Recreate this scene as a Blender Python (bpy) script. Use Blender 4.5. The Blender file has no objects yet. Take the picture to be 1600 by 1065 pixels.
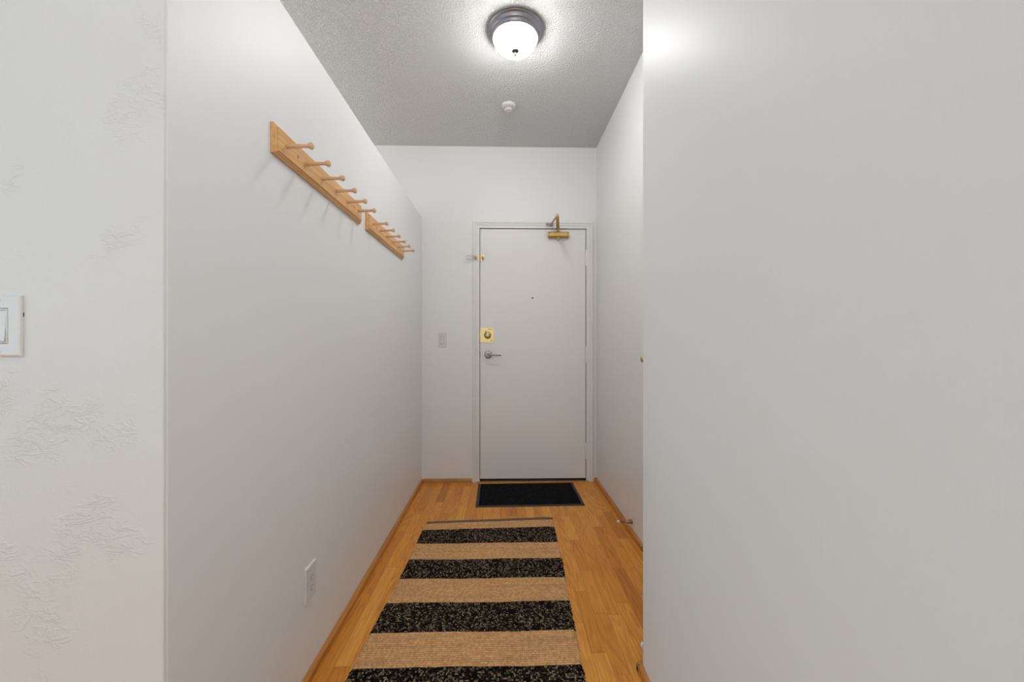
import bpy, bmesh, math, random
from mathutils import Vector, Matrix
random.seed(7)
PI = math.pi
SC = bpy.context.scene
COL = SC.collection

# ------------------------------------------------------------------ camera
YAW = math.atan(14.5 / 620.0)
cam_d = bpy.data.cameras.new('camera')
cam_d.sensor_width = 36.0
cam_d.lens = 620.0 / 1600.0 * 36.0
cam_d.shift_y = 1.5 / 1600.0
cam_d.clip_start = 0.02
cam = bpy.data.objects.new('camera', cam_d)
cam.location = (0, 0, 1.135)
cam.rotation_euler = (PI / 2, 0, -YAW)
COL.objects.link(cam)
SC.camera = cam

# ------------------------------------------------------------------ world, lights, exposure
SC.view_settings.view_transform = 'Standard'
SC.view_settings.look = 'None'
SC.view_settings.gamma = 1.0
SC.view_settings.use_curve_mapping = False
SC.view_settings.exposure = 0.30
SC.cycles.caustics_reflective = False
SC.cycles.caustics_refractive = False
w = bpy.data.worlds.new('daylight')
SC.world = w
w.use_nodes = True
w.node_tree.nodes['Background'].inputs[0].default_value = (0.80, 0.90, 1.0, 1)
w.node_tree.nodes['Background'].inputs[1].default_value = 0.15


def area_light(name, loc, rot, sx, sy, power, color):
    l = bpy.data.lights.new(name, 'AREA')
    l.shape = 'RECTANGLE'
    l.size, l.size_y = sx, sy
    l.energy = power
    l.color = color
    o = bpy.data.objects.new(name, l)
    o.location = loc
    o.rotation_euler = rot
    COL.objects.link(o)
    return o


# daylight coming in through the two window openings of the living room behind the camera
area_light('rear_window_daylight', (-1.1, -3.88, 1.55), (PI / 2, 0, 0), 3.2, 1.9, 30, (0.95, 0.99, 1.0))
area_light('side_window_daylight', (-3.52, -1.6, 1.55), (0, -PI / 2, 0), 1.9, 2.8, 33, (0.52, 0.82, 1.0))
# added fill light behind the camera, aimed up to bounce off the ceiling
area_light('added_bounce_fill', (-0.1, -0.25, 1.85), (PI, 0, 0), 0.5, 0.5, 20, (0.985, 0.99, 1.0))
# lit space on the other side of the low partition
area_light('next_room_added_fill', (-1.9, 2.2, 1.7), (PI, 0, 0), 1.2, 1.2, 9, (1.0, 0.96, 0.92))  # added upward fill, put in to brighten the ceiling
area_light('next_room_window', (-3.5, 1.9, 1.9), (0, -PI / 2, 0), 1.4, 1.6, 5, (0.95, 0.98, 1.0))
DOME_STRENGTH = 45.0

# ------------------------------------------------------------------ dimensions
D = 3.23            # back wall plane
XL = -0.6555        # corridor face of the left partition
XR = 0.767          # corridor face of the right wall
XN = 0.4805         # face of the near right wall
YC = 0.785          # face of the near left wall
CEIL = 2.722
PT = 2.142          # top of the left partition
DL, DR, DT = -0.1835, 0.6780, 2.0545     # door leaf edges and top


# ------------------------------------------------------------------ material helpers
class NT:
    def __init__(s, name):
        s.m = bpy.data.materials.new(name)
        s.m.use_nodes = True
        s.t = s.m.node_tree
        s.b = s.t.nodes['Principled BSDF']

    def n(s, typ, **kw):
        nd = s.t.nodes.new(typ)
        for k, v in kw.items():
            if k.startswith('i_'):
                key = k[2:]
                nd.inputs[int(key) if key.isdigit() else key].default_value = v
            else:
                setattr(nd, k, v)
        return nd

    def l(s, a, b):
        s.t.links.new(a, b)

    def math(s, op, a, b=None, c=None):
        nd = s.t.nodes.new('ShaderNodeMath')
        nd.operation = op
        for i, v in enumerate((a, b, c)):
            if v is None:
                continue
            if isinstance(v, (int, float)):
                nd.inputs[i].default_value = v
            else:
                s.l(v, nd.inputs[i])
        return nd.outputs[0]

    def xyz(s):
        tc = s.n('ShaderNodeTexCoord')
        sp = s.n('ShaderNodeSeparateXYZ')
        s.l(tc.outputs['Object'], sp.inputs[0])
        return tc.outputs['Object'], sp.outputs[0], sp.outputs[1], sp.outputs[2]

    def comb(s, x, y, z=0.0):
        nd = s.n('ShaderNodeCombineXYZ')
        for i, v in enumerate((x, y, z)):
            if isinstance(v, (int, float)):
                nd.inputs[i].default_value = v
            else:
                s.l(v, nd.inputs[i])
        return nd.outputs[0]

    def ramp(s, fac, stops, interp='LINEAR'):
        nd = s.n('ShaderNodeValToRGB')
        cr = nd.color_ramp
        cr.interpolation = interp
        while len(cr.elements) < len(stops):
            cr.elements.new(0.5)
        for e, (p, c) in zip(cr.elements, stops):
            e.position = p
            e.color = (c, c, c, 1) if isinstance(c, (int, float)) else (*c, 1)
        s.l(fac, nd.inputs[0])
        return nd.outputs[0]

    def mix(s, fac, a, b, typ='MIX'):
        nd = s.n('ShaderNodeMixRGB', blend_type=typ)
        for i, v in enumerate((fac, a, b)):
            if isinstance(v, (int, float)):
                nd.inputs[i].default_value = v
            elif isinstance(v, tuple):
                nd.inputs[i].default_value = (*v, 1)
            else:
                s.l(v, nd.inputs[i])
        return nd.outputs[0]

    def noise(s, vec, scale, detail=2.0, rough=0.5, dist=0.0):
        nd = s.n('ShaderNodeTexNoise')
        nd.inputs['Scale'].default_value = scale
        nd.inputs['Detail'].default_value = detail
        nd.inputs['Roughness'].default_value = rough
        nd.inputs['Distortion'].default_value = dist
        s.l(vec, nd.inputs['Vector'])
        return nd.outputs['Fac']

    def bump(s, h, dist, strength=1.0, prev=None):
        nd = s.n('ShaderNodeBump')
        nd.inputs['Distance'].default_value = dist
        nd.inputs['Strength'].default_value = strength
        s.l(h, nd.inputs['Height'])
        if prev is not None:
            s.l(prev, nd.inputs['Normal'])
        return nd.outputs[0]

    def fin(s, color=None, rough=None, normal=None, metal=None, spec=None):
        for key, v in (('Base Color', color), ('Roughness', rough), ('Normal', normal), ('Metallic', metal), ('Specular IOR Level', spec)):
            if v is None:
                continue
            if isinstance(v, tuple):
                s.b.inputs[key].default_value = (*v, 1)
            elif isinstance(v, (int, float)):
                s.b.inputs[key].default_value = v
            else:
                s.l(v, s.b.inputs[key])
        return s.m


def simple(name, color, rough=0.5, metal=0.0, nscale=40, namp=0.04, bump=0.0):
    t = NT(name)
    co = t.xyz()[0]
    f = t.noise(co, nscale, 3)
    lo = tuple(c * (1 - namp) for c in color)
    hi = tuple(min(1, c * (1 + namp)) for c in color)
    c = t.ramp(f, [(0.3, lo), (0.7, hi)])
    nrm = t.bump(f, bump) if bump else None
    return t.fin(c, rough, nrm, metal)


# painted drywall: faint roller stipple
def wall_mat(name, color, rough, stipple=0.00025, brush=0.0, spec=0.5):
    t = NT(name)
    co, x, y, z = t.xyz()
    a = t.noise(co, 260, 3, 0.6)
    b = t.noise(co, 1.6, 2)
    nrm = t.bump(a, stipple)
    nrm = t.bump(b, 0.004, 1, nrm)
    if brush:
        v = t.comb(t.math('MULTIPLY', x, 60), t.math('MULTIPLY', y, 60), t.math('MULTIPLY', z, 5))
        nrm = t.bump(t.noise(v, 1.0, 3, 0.55), brush, 1, nrm)
    # a few scuffs in the paint
    sc = t.noise(co, 9, 5, 0.6)
    mk = t.ramp(sc, [(0.715, 0.0), (0.74, 1.0)])
    c = t.mix(t.math('MULTIPLY', mk, 0.05), color, (0.45, 0.43, 0.41))
    return t.fin(c, rough, nrm, None, spec)


def plaster_mat():
    t = NT('trowelled_wall_paint')
    co, x, y, z = t.xyz()
    fine = t.noise(co, 220, 3, 0.6)
    mask = t.ramp(t.noise(co, 5.5, 3, 0.6), [(0.54, 0.0), (0.60, 1.0)])
    v = t.comb(t.math('MULTIPLY', x, 14), y, t.math('MULTIPLY', z, 26))
    r = t.noise(v, 1.8, 4, 0.55, 1.2)
    ridges = t.ramp(r, [(0.44, 0.0), (0.50, 1.0), (0.53, 1.0), (0.60, 0.2)])
    h = t.math('MULTIPLY', mask, ridges)
    nrm = t.bump(fine, 0.0003)
    nrm = t.bump(h, 0.0009, 0.8, nrm)
    nrm = t.bump(t.noise(co, 3, 2), 0.006, 1, nrm)
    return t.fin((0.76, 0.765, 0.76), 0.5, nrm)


def ceiling_mat():
    t = NT('stippled_ceiling')
    co, x, y, z = t.xyz()
    a = t.noise(co, 105, 4, 0.62)
    h = t.ramp(a, [(0.42, 0.0), (0.52, 0.6), (0.66, 1.0)])
    b = t.noise(co, 38, 3, 0.6)
    h2 = t.math('ADD', h, t.math('MULTIPLY', b, 0.8))
    nrm = t.bump(h2, 0.0065, 1.0)
    return t.fin((0.87, 0.866, 0.86), 0.75, nrm, None, 0.3)


def oak_floor_mat():
    t = NT('oak_strip_floor')
    co, x, y, z = t.xyz()
    W = 0.0571
    u = t.math('DIVIDE', t.math('ADD', x, 10.011), W)
    strip = t.math('FLOOR', u)
    fu = t.math('FRACT', u)
    w1 = t.n('ShaderNodeTexWhiteNoise', noise_dimensions='1D')
    t.l(strip, w1.inputs['W'])
    sp = t.n('ShaderNodeSeparateColor')
    t.l(w1.outputs['Color'], sp.inputs[0])
    ln = t.math('ADD', t.math('MULTIPLY', sp.outputs[0], 0.42), 0.30)
    v = t.math('DIVIDE', t.math('ADD', t.math('ADD', y, 10), t.math('MULTIPLY', sp.outputs[1], 3.0)), ln)
    idx = t.math('FLOOR', v)
    fv = t.math('FRACT', v)
    w2 = t.n('ShaderNodeTexWhiteNoise', noise_dimensions='2D')
    t.l(t.comb(strip, idx), w2.inputs['Vector'])
    s2 = t.n('ShaderNodeSeparateColor')
    t.l(w2.outputs['Color'], s2.inputs[0])
    r1, r2, r3 = s2.outputs
    # cathedral grain: contour bands of a stretched noise, different in every board
    gx = t.math('ADD', t.math('MULTIPLY', x, 13), t.math('MULTIPLY', r1, 37))
    gy = t.math('ADD', t.math('MULTIPLY', y, 1.5), t.math('MULTIPLY', r2, 53))
    g = t.noise(t.comb(gx, gy, t.math('MULTIPLY', r3, 11)), 1.0, 1.5, 0.45, 0.15)
    bands = t.math('FRACT', t.math('MULTIPLY', g, 13))
    bands = t.ramp(bands, [(0.0, 0.15), (0.25, 0.75), (0.75, 1.0), (0.97, 0.25), (1.0, 0.15)])
    fine = t.noise(t.comb(t.math('MULTIPLY', gx, 26), t.math('MULTIPLY', gy, 6), r1), 1.0, 3, 0.6)
    base = t.ramp(r3, [(0.0, (0.62, 0.225, 0.030)), (0.08, (0.74, 0.285, 0.040)), (0.5, (0.84, 0.345, 0.052)),
                       (0.9, (0.88, 0.38, 0.062)), (1.0, (0.90, 0.42, 0.078))])
    dark = t.mix(1.0, base, (0.62, 0.52, 0.36), 'MULTIPLY')
    amt = t.math('MULTIPLY', t.math('SUBTRACT', 1.0, bands), t.math('ADD', 0.30, t.math('MULTIPLY', r2, 0.55)))
    c = t.mix(amt, base, dark)
    c = t.mix(t.math('MULTIPLY', t.ramp(fine, [(0.35, 1.0), (0.55, 0.0)]), 0.5), c, dark)
    # dark mineral streaks, rare
    st = t.noise(t.comb(t.math('MULTIPLY', x, 45), t.math('MULTIPLY', y, 2.2), r3), 1.0, 2, 0.5)
    c = t.mix(t.math('MULTIPLY', t.ramp(st, [(0.74, 0.0), (0.80, 1.0)]), 0.6), c, (0.16, 0.065, 0.02))
    # seams
    e1 = t.math('LESS_THAN', fu, 0.022)
    e3 = t.math('LESS_THAN', t.math('MULTIPLY', fv, ln), 0.0016)
    seam = t.math('MAXIMUM', e1, e3)
    seamd = t.math('MULTIPLY', seam, t.math('ADD', 0.35, t.math('MULTIPLY', r1, 0.5)))
    c = t.mix(seamd, c, (0.12, 0.045, 0.012))
    nrm = t.bump(t.math('SUBTRACT', 1.0, seam), 0.0006, 0.6)
    nrm = t.bump(fine, 0.00012, 1, nrm)
    return t.fin(c, 0.36, nrm, None, 0.32)


def stained_oak_mat(name, c1, c2, axis='y', rough=0.35, scale=1.0):
    t = NT(name)
    co, x, y, z = t.xyz()
    s = {'x': (3, 60, 60), 'y': (60, 3, 60), 'z': (60, 60, 3)}[axis]
    v = t.comb(*[t.math('MULTIPLY', q, k * scale) for q, k in zip((x, y, z), s)])
    g = t.noise(v, 1.0, 3, 0.55, 0.3)
    c = t.ramp(g, [(0.3, c1), (0.65, c2)])
    return t.fin(c, rough, t.bump(g, 0.0001))


def jute_mat(name, dark):
    t = NT(name)
    co, x, y, z = t.xyz()
    P = 0.0066 if dark else 0.0098
    wob = t.math('MULTIPLY', t.math('SUBTRACT', t.noise(co, 12, 2), 0.5), 0.9)
    v = t.math('ADD', t.math('DIVIDE', y, P), wob)
    row = t.math('FLOOR', v)
    fr = t.math('FRACT', v)
    rowh = t.math('SINE', t.math('MULTIPLY', fr, PI))
    w1 = t.n('ShaderNodeTexWhiteNoise', noise_dimensions='1D')
    t.l(row, w1.inputs['W'])
    shift = w1.outputs['Value']
    un = t.math('ADD', t.math('DIVIDE', x, 0.0062 if dark else 0.0078), t.math('MULTIPLY', shift, 7))
    col = t.math('FLOOR', un)
    fc = t.math('FRACT', un)
    knot = t.math('MULTIPLY', t.math('SINE', t.math('MULTIPLY', fc, PI)), rowh)
    w2 = t.n('ShaderNodeTexWhiteNoise', noise_dimensions='2D')
    t.l(t.comb(row, col), w2.inputs['Vector'])
    cell = w2.outputs['Value']
    fib = t.noise(co, 420, 3, 0.6)
    slow = t.noise(t.comb(t.math('MULTIPLY', x, 3), t.math('MULTIPLY', y, 45)), 1.0, 3, 0.6)
    if dark:
        c = t.ramp(cell, [(0.0, (0.004, 0.003, 0.002)), (0.42, (0.010, 0.007, 0.005)), (0.62, (0.09, 0.066, 0.047)),
                          (0.82, (0.28, 0.20, 0.13)), (1.0, (0.62, 0.49, 0.35))])
        c = t.mix(t.math('MULTIPLY', t.math('SUBTRACT', 1.0, knot), 0.75), c, (0.008, 0.006, 0.005))
    else:
        c = t.ramp(cell, [(0.0, (0.74, 0.375, 0.145)), (0.5, (0.88, 0.47, 0.20)), (1.0, (0.95, 0.58, 0.29))])
        c = t.mix(t.math('MULTIPLY', t.ramp(slow, [(0.42, 0.0), (0.66, 1.0)]), 0.35), c, (0.44, 0.30, 0.18))
        pits = t.ramp(t.noise(t.comb(t.math('MULTIPLY', x, 130), t.math('MULTIPLY', row, 3.7)), 1.0, 3, 0.6), [(0.35, 0.12), (0.62, 1.0)])
        c = t.mix(t.math('MULTIPLY', t.math('MULTIPLY', t.ramp(rowh, [(0.0, 1.0), (0.55, 0.0)]), pits), 0.85), c, (0.17, 0.075, 0.025))
    c = t.mix(t.math('MULTIPLY', fib, 0.30), c, t.mix(1.0, c, (0.5, 0.47, 0.42), 'MULTIPLY'))
    h = t.math('ADD', t.math('MULTIPLY', rowh, 0.6), t.math('MULTIPLY', knot, 0.7))
    h = t.math('ADD', h, t.math('MULTIPLY', fib, 0.3))
    return t.fin(c, 0.9, t.bump(h, 0.0022, 0.9), None, 0.04 if dark else 0.12)


def mat_pile():
    t = NT('black_mat_pile')
    co = t.xyz()[0]
    a = t.noise(co, 330, 3, 0.7)
    b = t.noise(co, 60, 3, 0.7)
    c = t.ramp(t.math('MULTIPLY', a, b), [(0.22, (0.006, 0.006, 0.0065)), (0.34, (0.014, 0.014, 0.015)), (0.48, (0.075, 0.075, 0.08))])
    return t.fin(c, 0.95, t.bump(a, 0.004), None, 0.1)


def glass_dome_mat():
    t = NT('lit_frosted_glass')
    co = t.xyz()[0]
    t.fin((0.9, 0.9, 0.9), 0.25)
    t.b.inputs['Emission Color'].default_value = (1.0, 0.995, 0.985, 1)
    t.b.inputs['Emission Strength'].default_value = DOME_STRENGTH
    return t.m


M = {}
M['wall'] = wall_mat('white_wall_paint', (0.86, 0.86, 0.857), 0.45)
M['wall_near'] = wall_mat('white_satin_wall_paint', (0.86, 0.86, 0.858), 0.40, 0.00012, 0.0003, 0.04)
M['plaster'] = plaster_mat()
M['ceiling'] = ceiling_mat()
M['floor'] = oak_floor_mat()
M['oak_y'] = stained_oak_mat('oak_base_moulding', (0.36, 0.13, 0.020), (0.62, 0.265, 0.055), 'y')
M['oak_x'] = stained_oak_mat('oak_base_moulding_cross', (0.40, 0.17, 0.045), (0.60, 0.31, 0.10), 'x')
M['pine'] = stained_oak_mat('honey_pine', (0.66, 0.33, 0.11), (0.86, 0.52, 0.225), 'y', 0.38, 1.0)
M['pine_peg'] = stained_oak_mat('pale_pine_dowel', (0.62, 0.36, 0.17), (0.78, 0.50, 0.28), 'x', 0.40, 0.8)
M['door_paint'] = wall_mat('white_door_enamel', (0.85, 0.842, 0.832), 0.40, 0.0001)
M['trim_paint'] = simple('white_trim_enamel', (0.83, 0.823, 0.812), 0.38, 0, 30, 0.01)
M['plastic'] = simple('white_plastic', (0.75, 0.745, 0.735), 0.30, 0, 30, 0.01)
M['plastic_grey'] = simple('grey_screw_plastic', (0.70, 0.69, 0.68), 0.4, 0, 30, 0.01)  # slightly greyer than the plate plastic, for the plate screws
M['black'] = simple('black_recess', (0.012, 0.011, 0.010), 0.7)
M['threshold'] = simple('dark_bronze_threshold', (0.05, 0.034, 0.026), 0.45, 0.2)
M['brass'] = simple('polished_brass', (0.62, 0.48, 0.235), 0.32, 1.0, 60, 0.05)
M['brass_old'] = simple('antique_brass', (0.62, 0.43, 0.15), 0.33, 1.0, 60, 0.10)
M['brass_pale'] = simple('pale_bright_brass', (0.80, 0.66, 0.40), 0.18, 1.0, 60, 0.05)
M['steel'] = simple('brushed_nickel', (0.36, 0.34, 0.33), 0.32, 1.0, 90, 0.08)
M['pewter'] = simple('dark_pewter', (0.27, 0.265, 0.285), 0.36, 1.0, 90, 0.08)
M['bar_metal'] = simple('rose_nickel', (0.62, 0.56, 0.52), 0.3, 1.0)
M['finial'] = simple('dark_finial_metal', (0.05, 0.048, 0.046), 0.6, 0.3)
M['detector'] = simple('aged_white_detector', (0.66, 0.65, 0.635), 0.5)
M['screw'] = simple('dark_screw_metal', (0.22, 0.15, 0.09), 0.4, 0.8)
M['rubber'] = simple('black_rubber_edge', (0.022, 0.021, 0.020), 0.55, 0, 200, 0.1, 0.0003)
M['pile'] = mat_pile()
M['jute'] = jute_mat('natural_jute_weave', False)
M['jute_dark'] = jute_mat('black_flecked_jute_weave', True)
M['jute_hem'] = simple('brown_jute_hem', (0.17, 0.115, 0.065), 0.9, 0, 300, 0.4, 0.002)
M['glass'] = glass_dome_mat()
M['white_rubber'] = simple('white_rubber', (0.80, 0.79, 0.76), 0.6)
M['cream_rubber'] = simple('cream_rubber', (0.80, 0.74, 0.58), 0.6)
M['bronze'] = simple('worn_bronze_rod', (0.34, 0.23, 0.15), 0.28, 1.0)


# ------------------------------------------------------------------ mesh helpers
def obj(name, bm, mat, parent=None, smooth=False, **props):
    me = bpy.data.meshes.new(name)
    bmesh.ops.recalc_face_normals(bm, faces=bm.faces)
    if smooth:
        for f in bm.faces:
            f.smooth = True
        if smooth != 'all':
            for e in bm.edges:
                if len(e.link_faces) == 2 and e.calc_face_angle(0) > math.radians(32):
                    e.smooth = False
    bm.to_mesh(me)
    bm.free()
    for m in (mat if isinstance(mat, (list, tuple)) else [mat]):
        me.materials.append(m)
    o = bpy.data.objects.new(name, me)
    COL.objects.link(o)
    if parent is not None:
        o.parent = parent
    for k, v in props.items():
        o[k] = v
    return o


def tag(o, label, cat, group=None, kind=None):
    o['label'] = label
    o['category'] = cat
    if group:
        o['group'] = group
    if kind:
        o['kind'] = kind
    return o


def struct(name, bm, mat, label=None, parent=None, smooth=False):
    o = obj(name, bm, mat, parent, smooth)
    o['kind'] = 'structure'
    if label:
        o['label'] = label
    return o


def empty(name, loc=(0, 0, 0), rotz=0.0):
    o = bpy.data.objects.new(name, None)
    o.empty_display_size = 0.05
    o.location = loc
    o.rotation_euler = (0, 0, rotz)
    COL.objects.link(o)
    return o


def box(bm, x0, x1, y0, y1, z0, z1, bev=0.0, seg=2):
    r = bmesh.ops.create_cube(bm, size=1.0)
    vs = r['verts']
    for v in vs:
        v.co = Vector(((x0 + x1) / 2 + v.co.x * (x1 - x0), (y0 + y1) / 2 + v.co.y * (y1 - y0), (z0 + z1) / 2 + v.co.z * (z1 - z0)))
    if bev:
        es = list({e for v in vs for e in v.link_edges})
        bmesh.ops.bevel(bm, geom=es, offset=bev, segments=seg, profile=0.5, affect='EDGES')
    return bm


def B(*a, **k):
    return box(bmesh.new(), *a, **k)


def frame_of(d):
    d = Vector(d).normalized()
    up = Vector((0, 0, 1)) if abs(d.z) < 0.9 else Vector((1, 0, 0))
    a = d.cross(up).normalized()
    return a, a.cross(d).normalized(), d


def lathe(bm, origin, axis, prof, seg=32):
    """prof: (distance along axis, radius)"""
    a, b, d = frame_of(axis)
    o = Vector(origin)
    rings = []
    for t, r in prof:
        if r < 1e-6:
            rings.append([bm.verts.new(o + d * t)])
        else:
            rings.append([bm.verts.new(o + d * t + (a * math.cos(2 * PI * i / seg) + b * math.sin(2 * PI * i / seg)) * r) for i in range(seg)])
    for p, q in zip(rings, rings[1:]):
        for i in range(seg):
            j = (i + 1) % seg
            if len(p) == 1 and len(q) == 1:
                continue
            if len(p) == 1:
                bm.faces.new((p[0], q[i], q[j]))
            elif len(q) == 1:
                bm.faces.new((p[i], p[j], q[0]))
            else:
                bm.faces.new((p[i], p[j], q[j], q[i]))
    for r, ring in ((0, rings[0]), (1, rings[-1])):
        if len(ring) > 2:
            bm.faces.new(ring)
    return bm


def L(origin, axis, prof, seg=32):
    return lathe(bmesh.new(), origin, axis, prof, seg)


def bar(bm, p, q, wd, th, up=(0, 0, 1), bev=0.0):
    p, q = Vector(p), Vector(q)
    d = (q - p).normalized()
    u = Vector(up)
    u = (u - d * u.dot(d)).normalized()
    s = d.cross(u)
    vs = []
    for c in (p, q):
        for (i, j) in ((-1, -1), (1, -1), (1, 1), (-1, 1)):
            vs.append(bm.verts.new(c + s * wd / 2 * i + u * th / 2 * j))
    fs = [(0, 1, 2, 3), (7, 6, 5, 4), (0, 4, 5, 1), (1, 5, 6, 2), (2, 6, 7, 3), (3, 7, 4, 0)]
    for f in fs:
        bm.faces.new([vs[k] for k in f])
    if bev:
        es = list({e for v in vs for e in v.link_edges})
        bmesh.ops.bevel(bm, geom=es, offset=bev, segments=2, profile=0.5, affect='EDGES')
    return bm


def tube(bm, pts, r, seg=10):
    pts = [Vector(p) for p in pts]
    rings = []
    for i, p in enumerate(pts):
        d = (pts[min(i + 1, len(pts) - 1)] - pts[max(i - 1, 0)])
        a, b, _ = frame_of(d)
        rr = r[i] if isinstance(r, (list, tuple)) else r
        rings.append([bm.verts.new(p + (a * math.cos(2 * PI * k / seg) + b * math.sin(2 * PI * k / seg)) * rr) for k in range(seg)])
    for p, q in zip(rings, rings[1:]):
        for i in range(seg):
            j = (i + 1) % seg
            bm.faces.new((p[i], p[j], q[j], q[i]))
    bm.faces.new(rings[0])
    bm.faces.new(rings[-1])
    return bm


def prism(bm, outline, axis, a0, a1):
    """outline in the plane across `axis`; axis 'y' takes (x, z), 'x' takes (y, z)"""
    def pt(u, v, a):
        return {'y': (u, a, v), 'x': (a, u, v), 'z': (u, v, a)}[axis]
    r0 = [bm.verts.new(pt(u, v, a0)) for u, v in outline]
    r1 = [bm.verts.new(pt(u, v, a1)) for u, v in outline]
    n = len(outline)
    for i in range(n):
        j = (i + 1) % n
        bm.faces.new((r0[i], r0[j], r1[j], r1[i]))
    bm.faces.new(r0)
    bm.faces.new(r1)
    return bm


# ------------------------------------------------------------------ the shell
struct('floor', B(-3.7, 1.2, -4.1, D + 0.2, -0.10, 0.0), M['floor'], 'honey oak strip floor running along the hallway')
struct('ceiling', B(-3.7, 1.2, -4.1, D + 0.2, CEIL, CEIL + 0.12), M['ceiling'], 'white stippled ceiling over the hallway')

bm = bmesh.new()                                            # back wall with the door opening
OX0, OX1, OZ1 = DL - 0.004, DR + 0.004, DT + 0.004
FX0, FX1, FZ1 = OX0 - 0.024, OX1 + 0.024, OZ1 + 0.024       # hole in the wall is larger: the jambs stand in it
box(bm, -3.7, FX0, D, D + 0.12, 0, CEIL)
box(bm, FX1, XR + 0.25, D, D + 0.12, 0, CEIL)
box(bm, FX0, FX1, D, D + 0.12, FZ1, CEIL)
box(bm, XL, FX0 - 0.03, D - 0.004, D, 0.0, PT, 0.0015)      # skim-coated strip beside the door, level with the partition
struct('wall_back', bm, M['wall'], 'white wall around the entrance door')

# corridor-side partition, lower than the ceiling
struct('wall_left', B(XL - 0.12, XL, YC + 0.004, D, 0, PT, 0.004), M['wall'], 'white partition with the peg racks, stopping short of the ceiling')
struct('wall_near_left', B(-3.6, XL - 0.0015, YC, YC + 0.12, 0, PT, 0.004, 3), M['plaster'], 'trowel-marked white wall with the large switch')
struct('wall_right', B(XR, XR + 0.12, 1.30, D, 0, CEIL), M['wall'], 'white wall running up to the hinge side of the door')
struct('wall_near_right', B(XN, XR + 0.12, -4.0, 1.352, 0, CEIL, 0.004), M['wall_near'], 'satin white wall that steps into the hallway')
# living room behind the camera
bm = bmesh.new()
box(bm, -3.7, -2.8, -4.1, -3.95, 0, CEIL)
box(bm, 0.6, 1.2, -4.1, -3.95, 0, CEIL)
box(bm, -2.8, 0.6, -4.1, -3.95, 0, 0.55)
box(bm, -2.8, 0.6, -4.1, -3.95, 2.55, CEIL)
struct('wall_rear', bm, M['wall'])
bm = bmesh.new()
box(bm, -3.7, -3.58, -4.1, -3.1, 0, CEIL)
box(bm, -3.7, -3.58, -0.1, D, 0, CEIL)
box(bm, -3.7, -3.58, -3.1, -0.1, 0, 0.55)
box(bm, -3.7, -3.58, -3.1, -0.1, 2.55, CEIL)
struct('wall_far_left', bm, M['wall'])

# small oak base mouldings
def base_prof(s, o):
    t_, h = 0.016, 0.030
    pts = [(0, 0), (t_, 0), (t_, h * 0.55)]
    for k in range(1, 6):
        a = k / 5 * PI / 2
        pts.append((t_ * 0.35 + t_ * 0.65 * math.cos(a), h * 0.55 + h * 0.40 * math.sin(a)))
    pts += [(0, h)]
    return [(o + s * u, v) for u, v in pts]

struct('baseboard_left', prism(bmesh.new(), base_prof(1, XL), 'y', YC + 0.005, D - 0.004), M['oak_y'], 'thin oak base moulding under the peg rack wall')
struct('baseboard_back', prism(bmesh.new(), base_prof(-1, D - 0.004), 'x', XL + 0.016, DL - 0.068), M['oak_x'], 'short oak base moulding beside the door casing')
struct('baseboard_right', prism(bmesh.new(), base_prof(-1, XR), 'y', 2.135, D - 0.001), M['oak_y'], 'thin oak base moulding behind the door stop')
bm = prism(bmesh.new(), base_prof(-1, XN), 'y', -3.9, 1.368)
prism(bm, base_prof(1, 1.352), 'x', XN - 0.016, XR - 0.0)
struct('baseboard_near_right', bm, M['oak_y'], 'thin oak base moulding under the near satin wall')

# ------------------------------------------------------------------ entrance door
bm = bmesh.new()                                            # jambs, stop and casing
JY = D - 0.012
for (a, b) in ((FX0, OX0), (OX1, FX1)):
    box(bm, a, b, JY, D + 0.12, 0.0, FZ1, 0.0012)
box(bm, OX0, OX1, JY, D + 0.12, OZ1, FZ1, 0.0012)
for (a, b) in ((OX0, OX0 + 0.012), (OX1 - 0.012, OX1)):     # rebate the leaf closes against
    box(bm, a, b, D + 0.050, D + 0.12, 0.0, OZ1)
box(bm, OX0, OX1, D + 0.050, D + 0.12, OZ1 - 0.012, OZ1)
trim = struct('trim_1', bm, M['trim_paint'], 'white frame of the entrance door')

def casing():
    bm = bmesh.new()
    # profile: u outward from the opening, v proud of the wall
    pr = [(0.020, 0.0), (0.020, 0.012), (0.023, 0.0155), (0.031, 0.0165), (0.034, 0.0125), (0.036, 0.0125), (0.039, 0.017), (0.0445, 0.0185),
          (0.052, 0.0185), (0.055, 0.0155), (0.055, 0.0)]
    path = [(OX0, 0.0, -1, 0), (OX0, OZ1, -1, 1), (OX1, OZ1, 1, 1), (OX1, 0.0, 1, 0)]
    rings = []
    for (x, z, sx, sz) in path:
        rings.append([bm.verts.new((x + sx * u, D - v, z + (u if sz else 0))) for u, v in pr])
    for p, q in zip(rings, rings[1:]):
        for i in range(len(pr) - 1):
            bm.faces.new((p[i], p[i + 1], q[i + 1], q[i]))
        bm.faces.new((p[0], p[-1], q[-1], q[0]))
    bm.faces.new(rings[0])
    bm.faces.new(rings[-1])
    return bm

c_ = struct('casing', casing(), M['trim_paint'], None, trim)

bm = bmesh.new()
box(bm, OX0, OX1, D - 0.006, D + 0.12, 0.0, 0.013, 0.002)
struct('trim_2', bm, M['threshold'], 'dark metal threshold under the entrance door')
bm = bmesh.new()
box(bm, OX0 - 0.02, OX1 + 0.02, D - 0.022, D - 0.008, 0.0, 0.006, 0.002)
struct('trim_3', bm, M['oak_x'], 'narrow oak strip along the threshold')
struct('dark_door_backing', B(-0.6, 1.0, D + 0.125, D + 0.18, 0, 2.4), M['threshold'])  # unseen dark slab added so the gaps around the leaf stay dark

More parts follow.
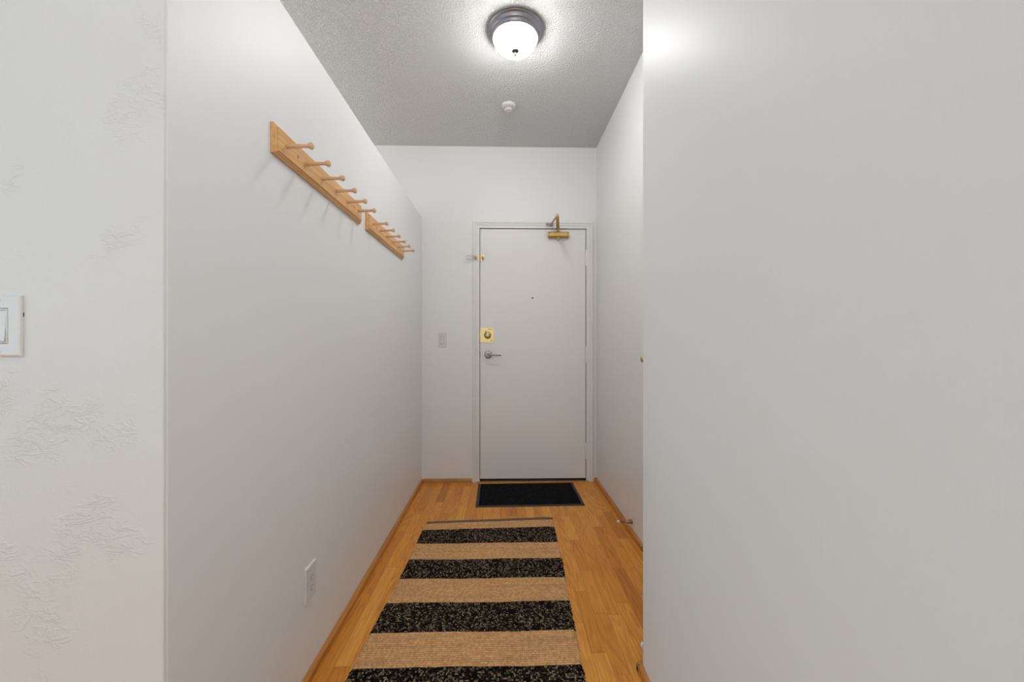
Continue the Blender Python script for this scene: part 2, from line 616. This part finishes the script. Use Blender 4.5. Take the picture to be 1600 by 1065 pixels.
door = struct('door_1', B(DL, DR, D + 0.002, D + 0.046, 0.022, DT, 0.0015), M['door_paint'], 'flush white entrance door at the end of the hallway')
DF = D + 0.002                                              # front face of the leaf

# hinges
for hz in (0.248, 1.033, 1.823):
    bm = bmesh.new()
    n = 5
    for k in range(n):
        z0 = hz - 0.062 + k * 0.0248
        lathe(bm, (DR + 0.002, DF - 0.0065, z0 + 0.0006), (0, 0, 1), [(0, 0.0056), (0.0004, 0.0065), (0.0226, 0.0065), (0.0232, 0.0056)], 16)
    lathe(bm, (DR + 0.002, DF - 0.0065, hz + 0.060), (0, 0, 1), [(0, 0.005), (0.003, 0.0075), (0.006, 0.003), (0.0065, 0)], 14)
    lathe(bm, (DR + 0.002, DF - 0.0065, hz - 0.068), (0, 0, 1), [(0, 0.002), (0.001, 0.0062), (0.006, 0.005)], 14)
    h = obj('hinge', bm, M['trim_paint'], door, True)
    obj('hinge_leaf', B(DR - 0.010, DR - 0.0015, DF - 0.0018, DF + 0.0005, hz - 0.060, hz + 0.060, 0.0005), M['trim_paint'], h)

# deadbolt with square brass plate
dz = 1.190
lock = obj('deadbolt_plate', prism(bmesh.new(), [(-0.1830, dz - 0.056), (-0.1770, dz - 0.060), (-0.080, dz - 0.060), (-0.0735, dz - 0.0535),
           (-0.0735, dz + 0.0535), (-0.080, dz + 0.060), (-0.168, dz + 0.060), (-0.1830, dz + 0.045)], 'y', DF - 0.003, DF), M['brass'], door)
obj('escutcheon', L((-0.122, DF - 0.002, dz), (0, -1, 0), [(0, 0.030), (0.005, 0.029), (0.009, 0.024), (0.012, 0.0225), (0.018, 0.021), (0.020, 0.017)], 32), M['brass'], lock, True)
bm = bmesh.new()
lathe(bm, (-0.122, DF - 0.020, dz), (0, -1, 0), [(0, 0.010), (0.012, 0.010), (0.014, 0.013), (0.022, 0.014), (0.027, 0.011), (0.028, 0)], 24)
obj('thumb_turn', bm, M['brass'], lock, True)
for sx, sz in ((-0.092, 0.046), (-0.092, -0.044), (-0.110, 0.049), (-0.141, 0.030)):
    obj('screw', L((sx, DF - 0.0028, dz + sz), (0, -1, 0), [(0, 0.0048), (0.0008, 0.0044), (0.0014, 0.0025), (0.0015, 0)], 14), M['screw'], lock, True)
obj('latch_bolt', B(DL - 0.0032, DL + 0.0005, DF + 0.012, DF + 0.032, dz - 0.018, dz + 0.018), M['brass'], lock)

# lever handle
lz = 1.034
hd = obj('door_handle', L((-0.118, DF, lz), (0, -1, 0), [(0, 0.0325), (0.006, 0.0325), (0.008, 0.0315), (0.009, 0.029), (0.0095, 0.012)], 40), M['steel'], door, True)
bm = bmesh.new()
tube(bm, [(-0.118, DF - 0.008, lz), (-0.118, DF - 0.040, lz), (-0.1165, DF - 0.050, lz), (-0.110, DF - 0.056, lz - 0.0005), (-0.095, DF - 0.058, lz - 0.0015),
          (-0.06, DF - 0.057, lz - 0.004), (-0.025, DF - 0.055, lz - 0.006), (-0.012, DF - 0.054, lz - 0.0065)],
     [0.0095, 0.0090, 0.0088, 0.0085, 0.0075, 0.0062, 0.0052, 0.0035], 14)
obj('lever', bm, M['steel'], hd, 'all')
obj('latch_bolt', B(DL - 0.0032, DL + 0.0005, DF + 0.010, DF + 0.034, lz - 0.028, lz + 0.028), M['black'], hd)

# peephole
pp = obj('peephole', L((0.242, DF, 1.493), (0, -1, 0), [(0, 0.0070), (0.0015, 0.0070), (0.0025, 0.006), (0.0026, 0.0045)], 20), M['screw'], door, True)
obj('lens', L((0.242, DF - 0.0022, 1.493), (0, -1, 0), [(0, 0.0050), (0.0012, 0.0040), (0.0016, 0)], 16), M['black'], pp, True)

# door closer: body on the leaf, arm up and out, forearm back to the frame
cz = 2.003
cl = obj('door_closer', prism(bmesh.new(), [(DF, cz - 0.020), (DF, cz + 0.024), (DF - 0.030, cz + 0.024), (DF - 0.040, cz + 0.016), (DF - 0.040, cz - 0.013), (DF - 0.030, cz - 0.022)],
                              'x', 0.384, 0.520), M['brass_old'], door)
for a, b in ((0.368, 0.384), (0.520, 0.535)):
    e = obj('end_cap', prism(bmesh.new(), [(DF, cz - 0.022), (DF, cz + 0.022), (DF - 0.032, cz + 0.022), (DF - 0.036, cz + 0.018), (DF - 0.036, cz - 0.018), (DF - 0.032, cz - 0.022)],
                             'x', a, b), M['brass_old'], cl)
    for q in (-0.011, 0.011):
        lathe_o = L(((a + b) / 2, DF - 0.0355, cz + q), (0, -1, 0), [(0, 0.0050), (0.0015, 0.0045), (0.0016, 0)], 14)
        obj('screw', lathe_o, M['black'], e, True)
obj('pinion_cap', L((0.449, DF - 0.020, cz - 0.020), (0, 0, -1), [(0, 0.020), (0.006, 0.018), (0.010, 0.011), (0.018, 0.010), (0.021, 0.006), (0.021, 0)], 20), M['brass_old'], cl, True)
obj('spindle', L((0.449, DF - 0.020, cz + 0.022), (0, 0, 1), [(0, 0.013), (0.008, 0.012), (0.012, 0.009), (0.034, 0.009), (0.036, 0.006), (0.036, 0)], 20), M['brass_old'], cl, True)
EX, EY = 0.402, 2.905                                       # elbow
bm = bmesh.new()
bar(bm, (0.449, DF - 0.012, cz + 0.050), (EX, EY, cz + 0.056), 0.024, 0.007, (0, 0, 1), 0.001)
lathe(bm, (0.449, DF - 0.020, cz + 0.044), (0, 0, 1), [(0, 0.014), (0.013, 0.014), (0.014, 0.010), (0.014, 0)], 18)
obj('main_arm', bm, M['brass_old'], cl)
bm = bmesh.new()
bar(bm, (EX, EY, cz + 0.063), (0.392, D - 0.028, cz + 0.086), 0.012, 0.006, (0, 0, 1), 0.001)
lathe(bm, (EX, EY, cz + 0.050), (0, 0, 1), [(0, 0.010), (0.018, 0.010), (0.020, 0.007), (0.020, 0)], 18)
obj('forearm', bm, M['brass_old'], cl)

# bracket of the closer, screwed to the head casing
bm = bmesh.new()
box(bm, 0.352, 0.412, D - 0.022, D - 0.0175, 2.074, 2.100, 0.001)
box(bm, 0.383, 0.401, D - 0.036, D - 0.021, 2.078, 2.096, 0.001)
br = obj('closer_bracket', bm, M['steel'], trim)
for sx in (0.360, 0.374):
    obj('screw', L((sx, D - 0.0218, 2.087), (0, -1, 0), [(0, 0.0045), (0.0012, 0.0040), (0.0014, 0)], 12), M['black'], br, True)

# swing-bar guard: keeper with ball on the leaf, U-shaped bar hinged on the frame
gz = 1.816
kp = obj('guard_keeper', prism(bmesh.new(), [(-0.171, gz - 0.030), (-0.157, gz - 0.030), (-0.150, gz - 0.024), (-0.150, gz - 0.010), (-0.158, gz - 0.006), (-0.158, gz + 0.006),
                (-0.150, gz + 0.010), (-0.150, gz + 0.024), (-0.157, gz + 0.030), (-0.171, gz + 0.030), (-0.178, gz + 0.022), (-0.178, gz - 0.022)], 'y', DF - 0.0035, DF), M['brass_pale'], door)
bm = L((-0.163, DF - 0.003, gz), (0, -1, 0), [(0, 0.0075), (0.010, 0.0055), (0.018, 0.0055), (0.021, 0.009), (0.026, 0.0105), (0.031, 0.009), (0.034, 0.004), (0.035, 0)], 18)
obj('ball_stud', bm, M['brass'], kp, True)
for q in (-0.021, 0.021):
    obj('screw', L((-0.163, DF - 0.0033, gz + q), (0, -1, 0), [(0, 0.0042), (0.001, 0.0036), (0.0011, 0)], 12), M['screw'], kp, True)
gp = obj('swing_bar_guard', B(-0.2085, -0.1895, JY - 0.0035, JY - 0.0003, gz - 0.031, gz + 0.031, 0.0012), M['brass_pale'], trim)
bm = L((-0.205, JY - 0.010, gz - 0.016), (0, 0, 1), [(0, 0.0075), (0.001, 0.0085), (0.031, 0.0085), (0.032, 0.0075)], 16)
obj('barrel', bm, M['brass_pale'], gp, True)
bm = bmesh.new()
pts = [(-0.208, JY - 0.013, gz + 0.009), (-0.245, JY - 0.022, gz + 0.010), (-0.285, JY - 0.031, gz + 0.0105)]
for k in range(1, 8):
    a = PI / 2 - k / 8 * PI
    pts.append((-0.285 - 0.009 * math.cos(a), JY - 0.031, gz + 0.0105 * math.sin(a)))
pts += [(-0.285, JY - 0.031, gz - 0.0105), (-0.245, JY - 0.022, gz - 0.010), (-0.208, JY - 0.013, gz - 0.009)]
tube(bm, pts, 0.0026, 8)
obj('guard_bar', bm, M['bar_metal'], gp, 'all')
for q in (-0.024, 0.024):
    obj('screw', L((-0.199, JY - 0.0033, gz + q), (0, -1, 0), [(0, 0.0040), (0.001, 0.0034), (0.0011, 0)], 12), M['screw'], gp, True)

# closet door in the right wall (only its far edge and knob show past the near wall)
bm = B(XR - 0.004, XR + 0.001, 1.40, 2.130, 0.012, 2.04, 0.001)
d2 = struct('door_2', bm, M['door_paint'], 'flush white closet door in the wall, its brass knob half hidden')
kb = obj('door_knob', L((XR - 0.004, 2.075, 1.043), (-1, 0, 0), [(0, 0.022), (0.003, 0.021), (0.005, 0.009), (0.014, 0.008), (0.018, 0.013), (0.026, 0.0165), (0.033, 0.014), (0.037, 0.006), (0.0375, 0)], 28), M['brass'], d2, True)

# ------------------------------------------------------------------ ceiling lamp
LX, LY = 0.0640, 2.020
lamp = empty('ceiling_lamp', (LX, LY, CEIL))
tag(lamp, 'round flush ceiling lamp with dark pewter rim and glowing frosted dome', 'ceiling light')
pan = [(-0.001, 0.120), (-0.001, 0.1400), (0.004, 0.1435), (0.009, 0.1435), (0.013, 0.1405), (0.016, 0.1345), (0.019, 0.1330), (0.025, 0.1320), (0.030, 0.1290),
       (0.033, 0.1245), (0.036, 0.1235), (0.042, 0.1220), (0.046, 0.1185), (0.048, 0.1140), (0.046, 0.1110), (0.030, 0.1100)]
obj('rim', L((0, 0, 0), (0, 0, -1), pan, 72), M['pewter'], lamp, True)
dome = [(0.036, 0.1095), (0.045, 0.1095)]
for k in range(1, 15):
    a = k / 14 * PI / 2
    dome.append((0.047 + 0.060 * math.sin(a), 0.1090 * math.cos(a) ** 0.62 if k < 14 else 0.0))
obj('glass_dome', L((0, 0, 0), (0, 0, -1), dome, 64), M['glass'], lamp, 'all')
obj('finial', L((0, 0, -0.1045), (0, 0, -1), [(0, 0.0195), (0.0035, 0.019), (0.006, 0.014), (0.008, 0.005), (0.015, 0.0042), (0.018, 0.0065), (0.023, 0.0070), (0.027, 0.005), (0.0285, 0)], 24), M['finial'], lamp, True)

# smoke detector
det = empty('smoke_detector', (0.040, 2.660, CEIL))
tag(det, 'small white smoke detector on the stippled ceiling past the lamp', 'smoke detector')
obj('body', L((0, 0, 0), (0, 0, -1), [(-0.001, 0.047), (0.004, 0.048), (0.010, 0.047), (0.015, 0.043), (0.018, 0.036), (0.019, 0.030)], 40), M['detector'], det, True)
obj('sensor_cap', L((0, 0.008, -0.017), (0, 0, -1), [(0, 0.024), (0.001, 0.022), (0.006, 0.022), (0.007, 0.0265), (0.014, 0.0262), (0.018, 0.023), (0.019, 0.016), (0.019, 0)], 32), M['detector'], det, True)
obj('test_button', L((-0.034, -0.014, -0.0135), (-0.3, 0, -1), [(0, 0.0042), (0.002, 0.004), (0.0025, 0)], 14), M['black'], det, True)

# ------------------------------------------------------------------ peg racks
def make_rack(y0, label):
    """board from y0 to y0+0.686 on the left partition"""
    root = empty('peg_rack', (XL, y0, 1.7135))
    tag(root, label, 'coat rack', 'wooden peg racks on the left partition')
    Ln, H2 = 0.686, 0.0435
    # ogee-edged board: stacked insets (inset from the outline, height off the wall)
    st = [(0.0, 0.0005), (0.0, 0.0085), (0.0015, 0.0098), (0.0045, 0.0102), (0.0052, 0.0112), (0.0058, 0.0135), (0.0085, 0.0147), (0.0098, 0.0138), (0.0106, 0.0140), (0.0112, 0.0182)]
    bm = bmesh.new()
    rings = []
    for ins, h in st:
        rings.append([bm.verts.new((h, y, z)) for y, z in ((ins, -H2 + ins), (Ln - ins, -H2 + ins), (Ln - ins, H2 - ins), (ins, H2 - ins))])
    for p, q in zip(rings, rings[1:]):
        for i in range(4):
            j = (i + 1) % 4
            bm.faces.new((p[i], p[j], q[j], q[i]))
    bm.faces.new(rings[0]); bm.faces.new(rings[-1])
    obj('board', bm, M['pine'], root)
    pegs = [0.0545 + 0.1157 * k for k in range(6)]
    first = None
    for k, py in enumerate(pegs):
        if first is None:
            prof = [(-0.004, 0.0066), (0.0, 0.0066), (0.020, 0.0064), (0.034, 0.0058), (0.050, 0.0052), (0.058, 0.0054), (0.062, 0.0068), (0.066, 0.0092),
                    (0.0695, 0.0104), (0.073, 0.0098), (0.0755, 0.0076), (0.0768, 0.004), (0.077, 0)]
            first = obj('peg', L((0, 0, 0), (math.cos(0.03), 0, math.sin(0.03)), prof, 24), M['pine_peg'], root, True)
            first.location = (0.0182, py, 0.0)
        else:
            c = first.copy()
            COL.objects.link(c)
            c.parent = root
            c.location = (0.0182, py, 0.0)
    for k in (0, 4):
        s = obj('screw_plug', L((0.0175, (pegs[k] + pegs[k + 1]) / 2 + 0.005, 0.0), (1, 0, 0), [(0, 0.0056), (0.0018, 0.0054), (0.0034, 0.0038), (0.004, 0)], 16), M['pine_peg'], root, True)
        s['label'] = 'small round wooden plug'
    return root

make_rack(1.135, 'honey pine six-peg rack on the near half of the partition, in front of its twin')
make_rack(1.907, 'honey pine six-peg rack farther along the partition, the one closer to the entrance door')

# ------------------------------------------------------------------ electrical
def rounded_plate(wd, ht, th, bev, hole=None):
    """plate lying in local XZ, front at -Y, with an optional rectangular hole (w, h, x, z)"""
    bm = bmesh.new()
    o = [(-wd / 2, -ht / 2), (wd / 2, -ht / 2), (wd / 2, ht / 2), (-wd / 2, ht / 2)]
    back = [bm.verts.new((x, 0, z)) for x, z in o]
    r1 = [bm.verts.new((x, -th * 0.35, z)) for x, z in o]
    r2 = [bm.verts.new((x - math.copysign(bev * 0.35, x), -th * 0.8, z - math.copysign(bev * 0.35, z))) for x, z in o]
    r3 = [bm.verts.new((x - math.copysign(bev, x), -th, z - math.copysign(bev, z))) for x, z in o]
    for p, q in ((back, r1), (r1, r2), (r2, r3)):
        for i in range(4):
            j = (i + 1) % 4
            bm.faces.new((p[i], p[j], q[j], q[i]))
    if hole:
        w_, h_, hx, hz = hole
        ho = [(hx - w_ / 2, hz - h_ / 2), (hx + w_ / 2, hz - h_ / 2), (hx + w_ / 2, hz + h_ / 2), (hx - w_ / 2, hz + h_ / 2)]
        h1 = [bm.verts.new((x, -th, z)) for x, z in ho]
        h2 = [bm.verts.new((x, -0.0004, z)) for x, z in ho]
        for i in range(4):
            j = (i + 1) % 4
            bm.faces.new((r3[i], r3[j], h1[j], h1[i]))
            bm.faces.new((h1[i], h1[j], h2[j], h2[i]))
        bm.faces.new(h2)
    else:
        bm.faces.new(r3)
    bm.faces.new(back)
    return bm


def rocker_switch(loc, wd, ht, label, th=0.006):
    root = empty('light_switch', loc)
    tag(root, label, 'light switch')
    obj('wall_plate', rounded_plate(wd, ht, th, 0.004, (0.0345, 0.0685, 0, 0)), M['plastic'], root)
    obj('switch_frame', rounded_plate(0.0330, 0.0670, th + 0.0006, 0.0012, (0.0270, 0.0600, 0, 0)), M['plastic'], root)
    bm = bmesh.new()
    prism(bm, [(-th + 0.003, -0.0292), (-th - 0.0035, -0.0292), (-th - 0.0005, 0.0), (-th - 0.0002, 0.0292), (-th + 0.003, 0.0292)], 'x', -0.0128, 0.0128)
    obj('rocker', bm, M['plastic'], root)
    for s in (-1, 1):
        obj('screw', L((0, -th + 0.0003, s * 0.0487), (0, -1, 0), [(0, 0.0036), (0.0007, 0.0034), (0.0010, 0.002), (0.001, 0)], 14), M['plastic_grey'], root, True)
    return root

rocker_switch((-0.4880, D - 0.0040, 1.150), 0.066, 0.118, 'small white rocker switch on the back wall beside the door casing', 0.005)
sw = rocker_switch((-0.9600, YC, 1.1655), 0.079, 0.1175, 'large white rocker switch on the trowel-marked wall, cut off by the picture edge')
# black strip stands in for the shade where the plate leaves the wall
obj('gap_shade_strip', B(0.0390, 0.0397, -0.0016, -0.0001, 0.018, 0.026), M['black'], sw)

def outlet(loc, label):
    root = empty('wall_outlet', loc, PI / 2)                 # local -Y turns to +X
    tag(root, label, 'electrical outlet')
    obj('wall_plate', rounded_plate(0.0725, 0.118, 0.0062, 0.003, (0.0345, 0.0685, 0, 0)), M['plastic'], root)
    f = obj('receptacle', B(-0.0165, 0.0165, -0.0068, -0.001, -0.0335, 0.0335, 0.0008), M['plastic'], root)
    for s in (-1, 1):
        zc = s * 0.0175
        for sx, hh in ((-0.0062, 0.0085), (0.0062, 0.0070)):
            obj('slot', B(sx - 0.0009, sx + 0.0009, -0.0070, -0.0062, zc + 0.002 - hh / 2, zc + 0.002 + hh / 2), M['black'], f)
        obj('ground_slot', L((0, -0.0064, zc - 0.0095), (0, -1, 0), [(0, 0.0025), (0.0006, 0.0025), (0.0006, 0)], 12), M['black'], f)
        obj('screw', L((0, -0.0060, s * 0.0487), (0, -1, 0), [(0, 0.0034), (0.0008, 0.0030), (0.0009, 0)], 12), M['plastic_grey'], root, True)
    return root

outlet((XL, 1.363, 0.322), 'white duplex outlet low on the partition above the oak base moulding')

# ------------------------------------------------------------------ door stops
ds = empty('door_stop', (XR - 0.016, 2.335, 0.071))
tag(ds, 'slim bronze door stop with cream tip on the oak base moulding', 'door stop')
obj('rod', L((-0.0005, 0, 0), (-1, 0, 0), [(-0.016, 0.0125), (0.004, 0.0125), (0.010, 0.010), (0.016, 0.0062), (0.056, 0.0052), (0.060, 0.0075)], 24), M['bronze'], ds, True)
obj('rubber_tip', L((-0.0600, 0, 0), (-1, 0, 0), [(0, 0.0085), (0.002, 0.0095), (0.011, 0.0090), (0.0145, 0.006), (0.015, 0)], 20), M['cream_rubber'], ds, True)
ds2 = empty('door_stop', (0.5060, 1.369, 0.045))
tag(ds2, 'tiny white rubber bumper poking out past the near wall corner at floor level', 'door stop')
obj('rod', L((0, -0.016, 0), (0, 1, 0), [(0, 0.010), (0.004, 0.009), (0.007, 0.004), (0.055, 0.004)], 16), M['bronze'], ds2, True)
obj('rubber_tip', L((0, 0.038, 0), (0, 1, 0), [(0, 0.0095), (0.002, 0.0105), (0.013, 0.0100), (0.0165, 0.0075), (0.017, 0)], 20), M['white_rubber'], ds2, True)

# ------------------------------------------------------------------ door mat
bm = bmesh.new()
mt = empty('door_mat', (0.1885, 2.958, 0.0))
mt.rotation_euler.z = math.radians(1.0)
tag(mt, 'black rubber-edged mat on the oak floor at the entrance door', 'door mat')
HW, HD = 0.3800, 0.2250
outer = [(-HW, -HD), (HW, -HD), (HW, HD), (-HW, HD)]
levels = [(0.0, 0.0), (0.001, 0.003), (0.020, 0.0055), (0.0215, 0.0045)]
rings = [[bm.verts.new((x - math.copysign(i, x), y - math.copysign(i, y), h)) for x, y in outer] for i, h in levels]
for p, q in zip(rings, rings[1:]):
    for i in range(4):
        j = (i + 1) % 4
        bm.faces.new((p[i], p[j], q[j], q[i]))
bm.faces.new(rings[0]); bm.faces.new(rings[-1])
obj('rubber_border', bm, M['rubber'], mt)
bm = bmesh.new()
nx, ny = 150, 90
g = [[bm.verts.new((-HW + 0.021 + (2 * HW - 0.042) * i / nx, -HD + 0.021 + (2 * HD - 0.042) * j / ny,
                    0.0040 if i in (0, nx) or j in (0, ny) else 0.0058 + random.random() * 0.0028)) for i in range(nx + 1)] for j in range(ny + 1)]
for j in range(ny):
    for i in range(nx):
        bm.faces.new((g[j][i], g[j][i + 1], g[j + 1][i + 1], g[j + 1][i]))
obj('carpet_pile', bm, M['pile'], mt)

# ------------------------------------------------------------------ runner rug
def lerp_tab(tab, v):
    if v >= tab[0][0]:
        return tab[0][1]
    for (a, fa), (b, fb) in zip(tab, tab[1:]):
        if v >= b:
            return fa + (fb - fa) * (a - v) / (a - b)
    return tab[-1][1]

LT = [(2.52, -0.477), (2.40, -0.484), (2.23, -0.486), (2.07, -0.489), (1.90, -0.497), (1.72, -0.508), (1.55, -0.516), (1.38, -0.526), (1.20, -0.534), (0.36, -0.560)]
RT = [(2.54, 0.323), (2.40, 0.316), (2.23, 0.313), (2.07, 0.311), (1.90, 0.302), (1.72, 0.293), (1.55, 0.287), (1.38, 0.280), (1.20, 0.273), (0.36, 0.250)]
STR = [2.494, 2.405, 2.228, 2.067, 1.895, 1.722, 1.549, 1.381, 1.211, 1.041, 0.871, 0.701, 0.531]
rug_root = empty('runner_rug', (0, 0, 0))
tag(rug_root, 'striped tan and black woven jute runner lying along the oak floor', 'rug')
Y0, Y1, DY = 0.361, 2.530, 0.0032
nrow = int((Y1 - Y0) / DY)
ncol = 110
bm = bmesh.new()
rowv = []
row_wob = {}
for r in range(nrow + 1):
    y = Y1 - r * DY
    k = int(y / 0.0064)
    if k not in row_wob:
        row_wob[k] = (random.uniform(-0.0028, 0.0028), random.uniform(-0.0028, 0.0028))
    xl = lerp_tab(LT, y) + row_wob[k][0]
    xr = lerp_tab(RT, y) + row_wob[k][1]
    line = []
    for i in range(ncol + 1):
        f = i / ncol
        x = xl + (xr - xl) * f
        wv = max(0.0, min(1.0, (y - 2.25) / 0.27))
        yy = y + 0.023 * (f - 0.5) * 2 * wv + 0.0016 * math.sin(x * 9 + y * 3) + 0.0008 * math.sin(x * 41 + k)
        edge = i in (0, ncol) or r in (0, nrow)
        zz = 0.0006 if edge else 0.0078 + 0.0008 * math.sin(x * 13 + y * 7) + random.uniform(0, 0.0009)
        line.append(bm.verts.new((x, yy, zz)))
    rowv.append(line)
for r in range(nrow):
    y = Y1 - (r + 0.5) * DY
    if y > STR[0]:
        mi = 2
    else:
        b = sum(1 for s in STR if y < s)
        mi = 0 if b % 2 == 1 else 1
    for i in range(ncol):
        m_ = mi
        f = bm.faces.new((rowv[r][i], rowv[r][i + 1], rowv[r + 1][i + 1], rowv[r + 1][i]))
        f.material_index = m_
        f.smooth = True
obj('woven_field', bm, [M['jute'], M['jute_dark'], M['jute_hem']], rug_root)
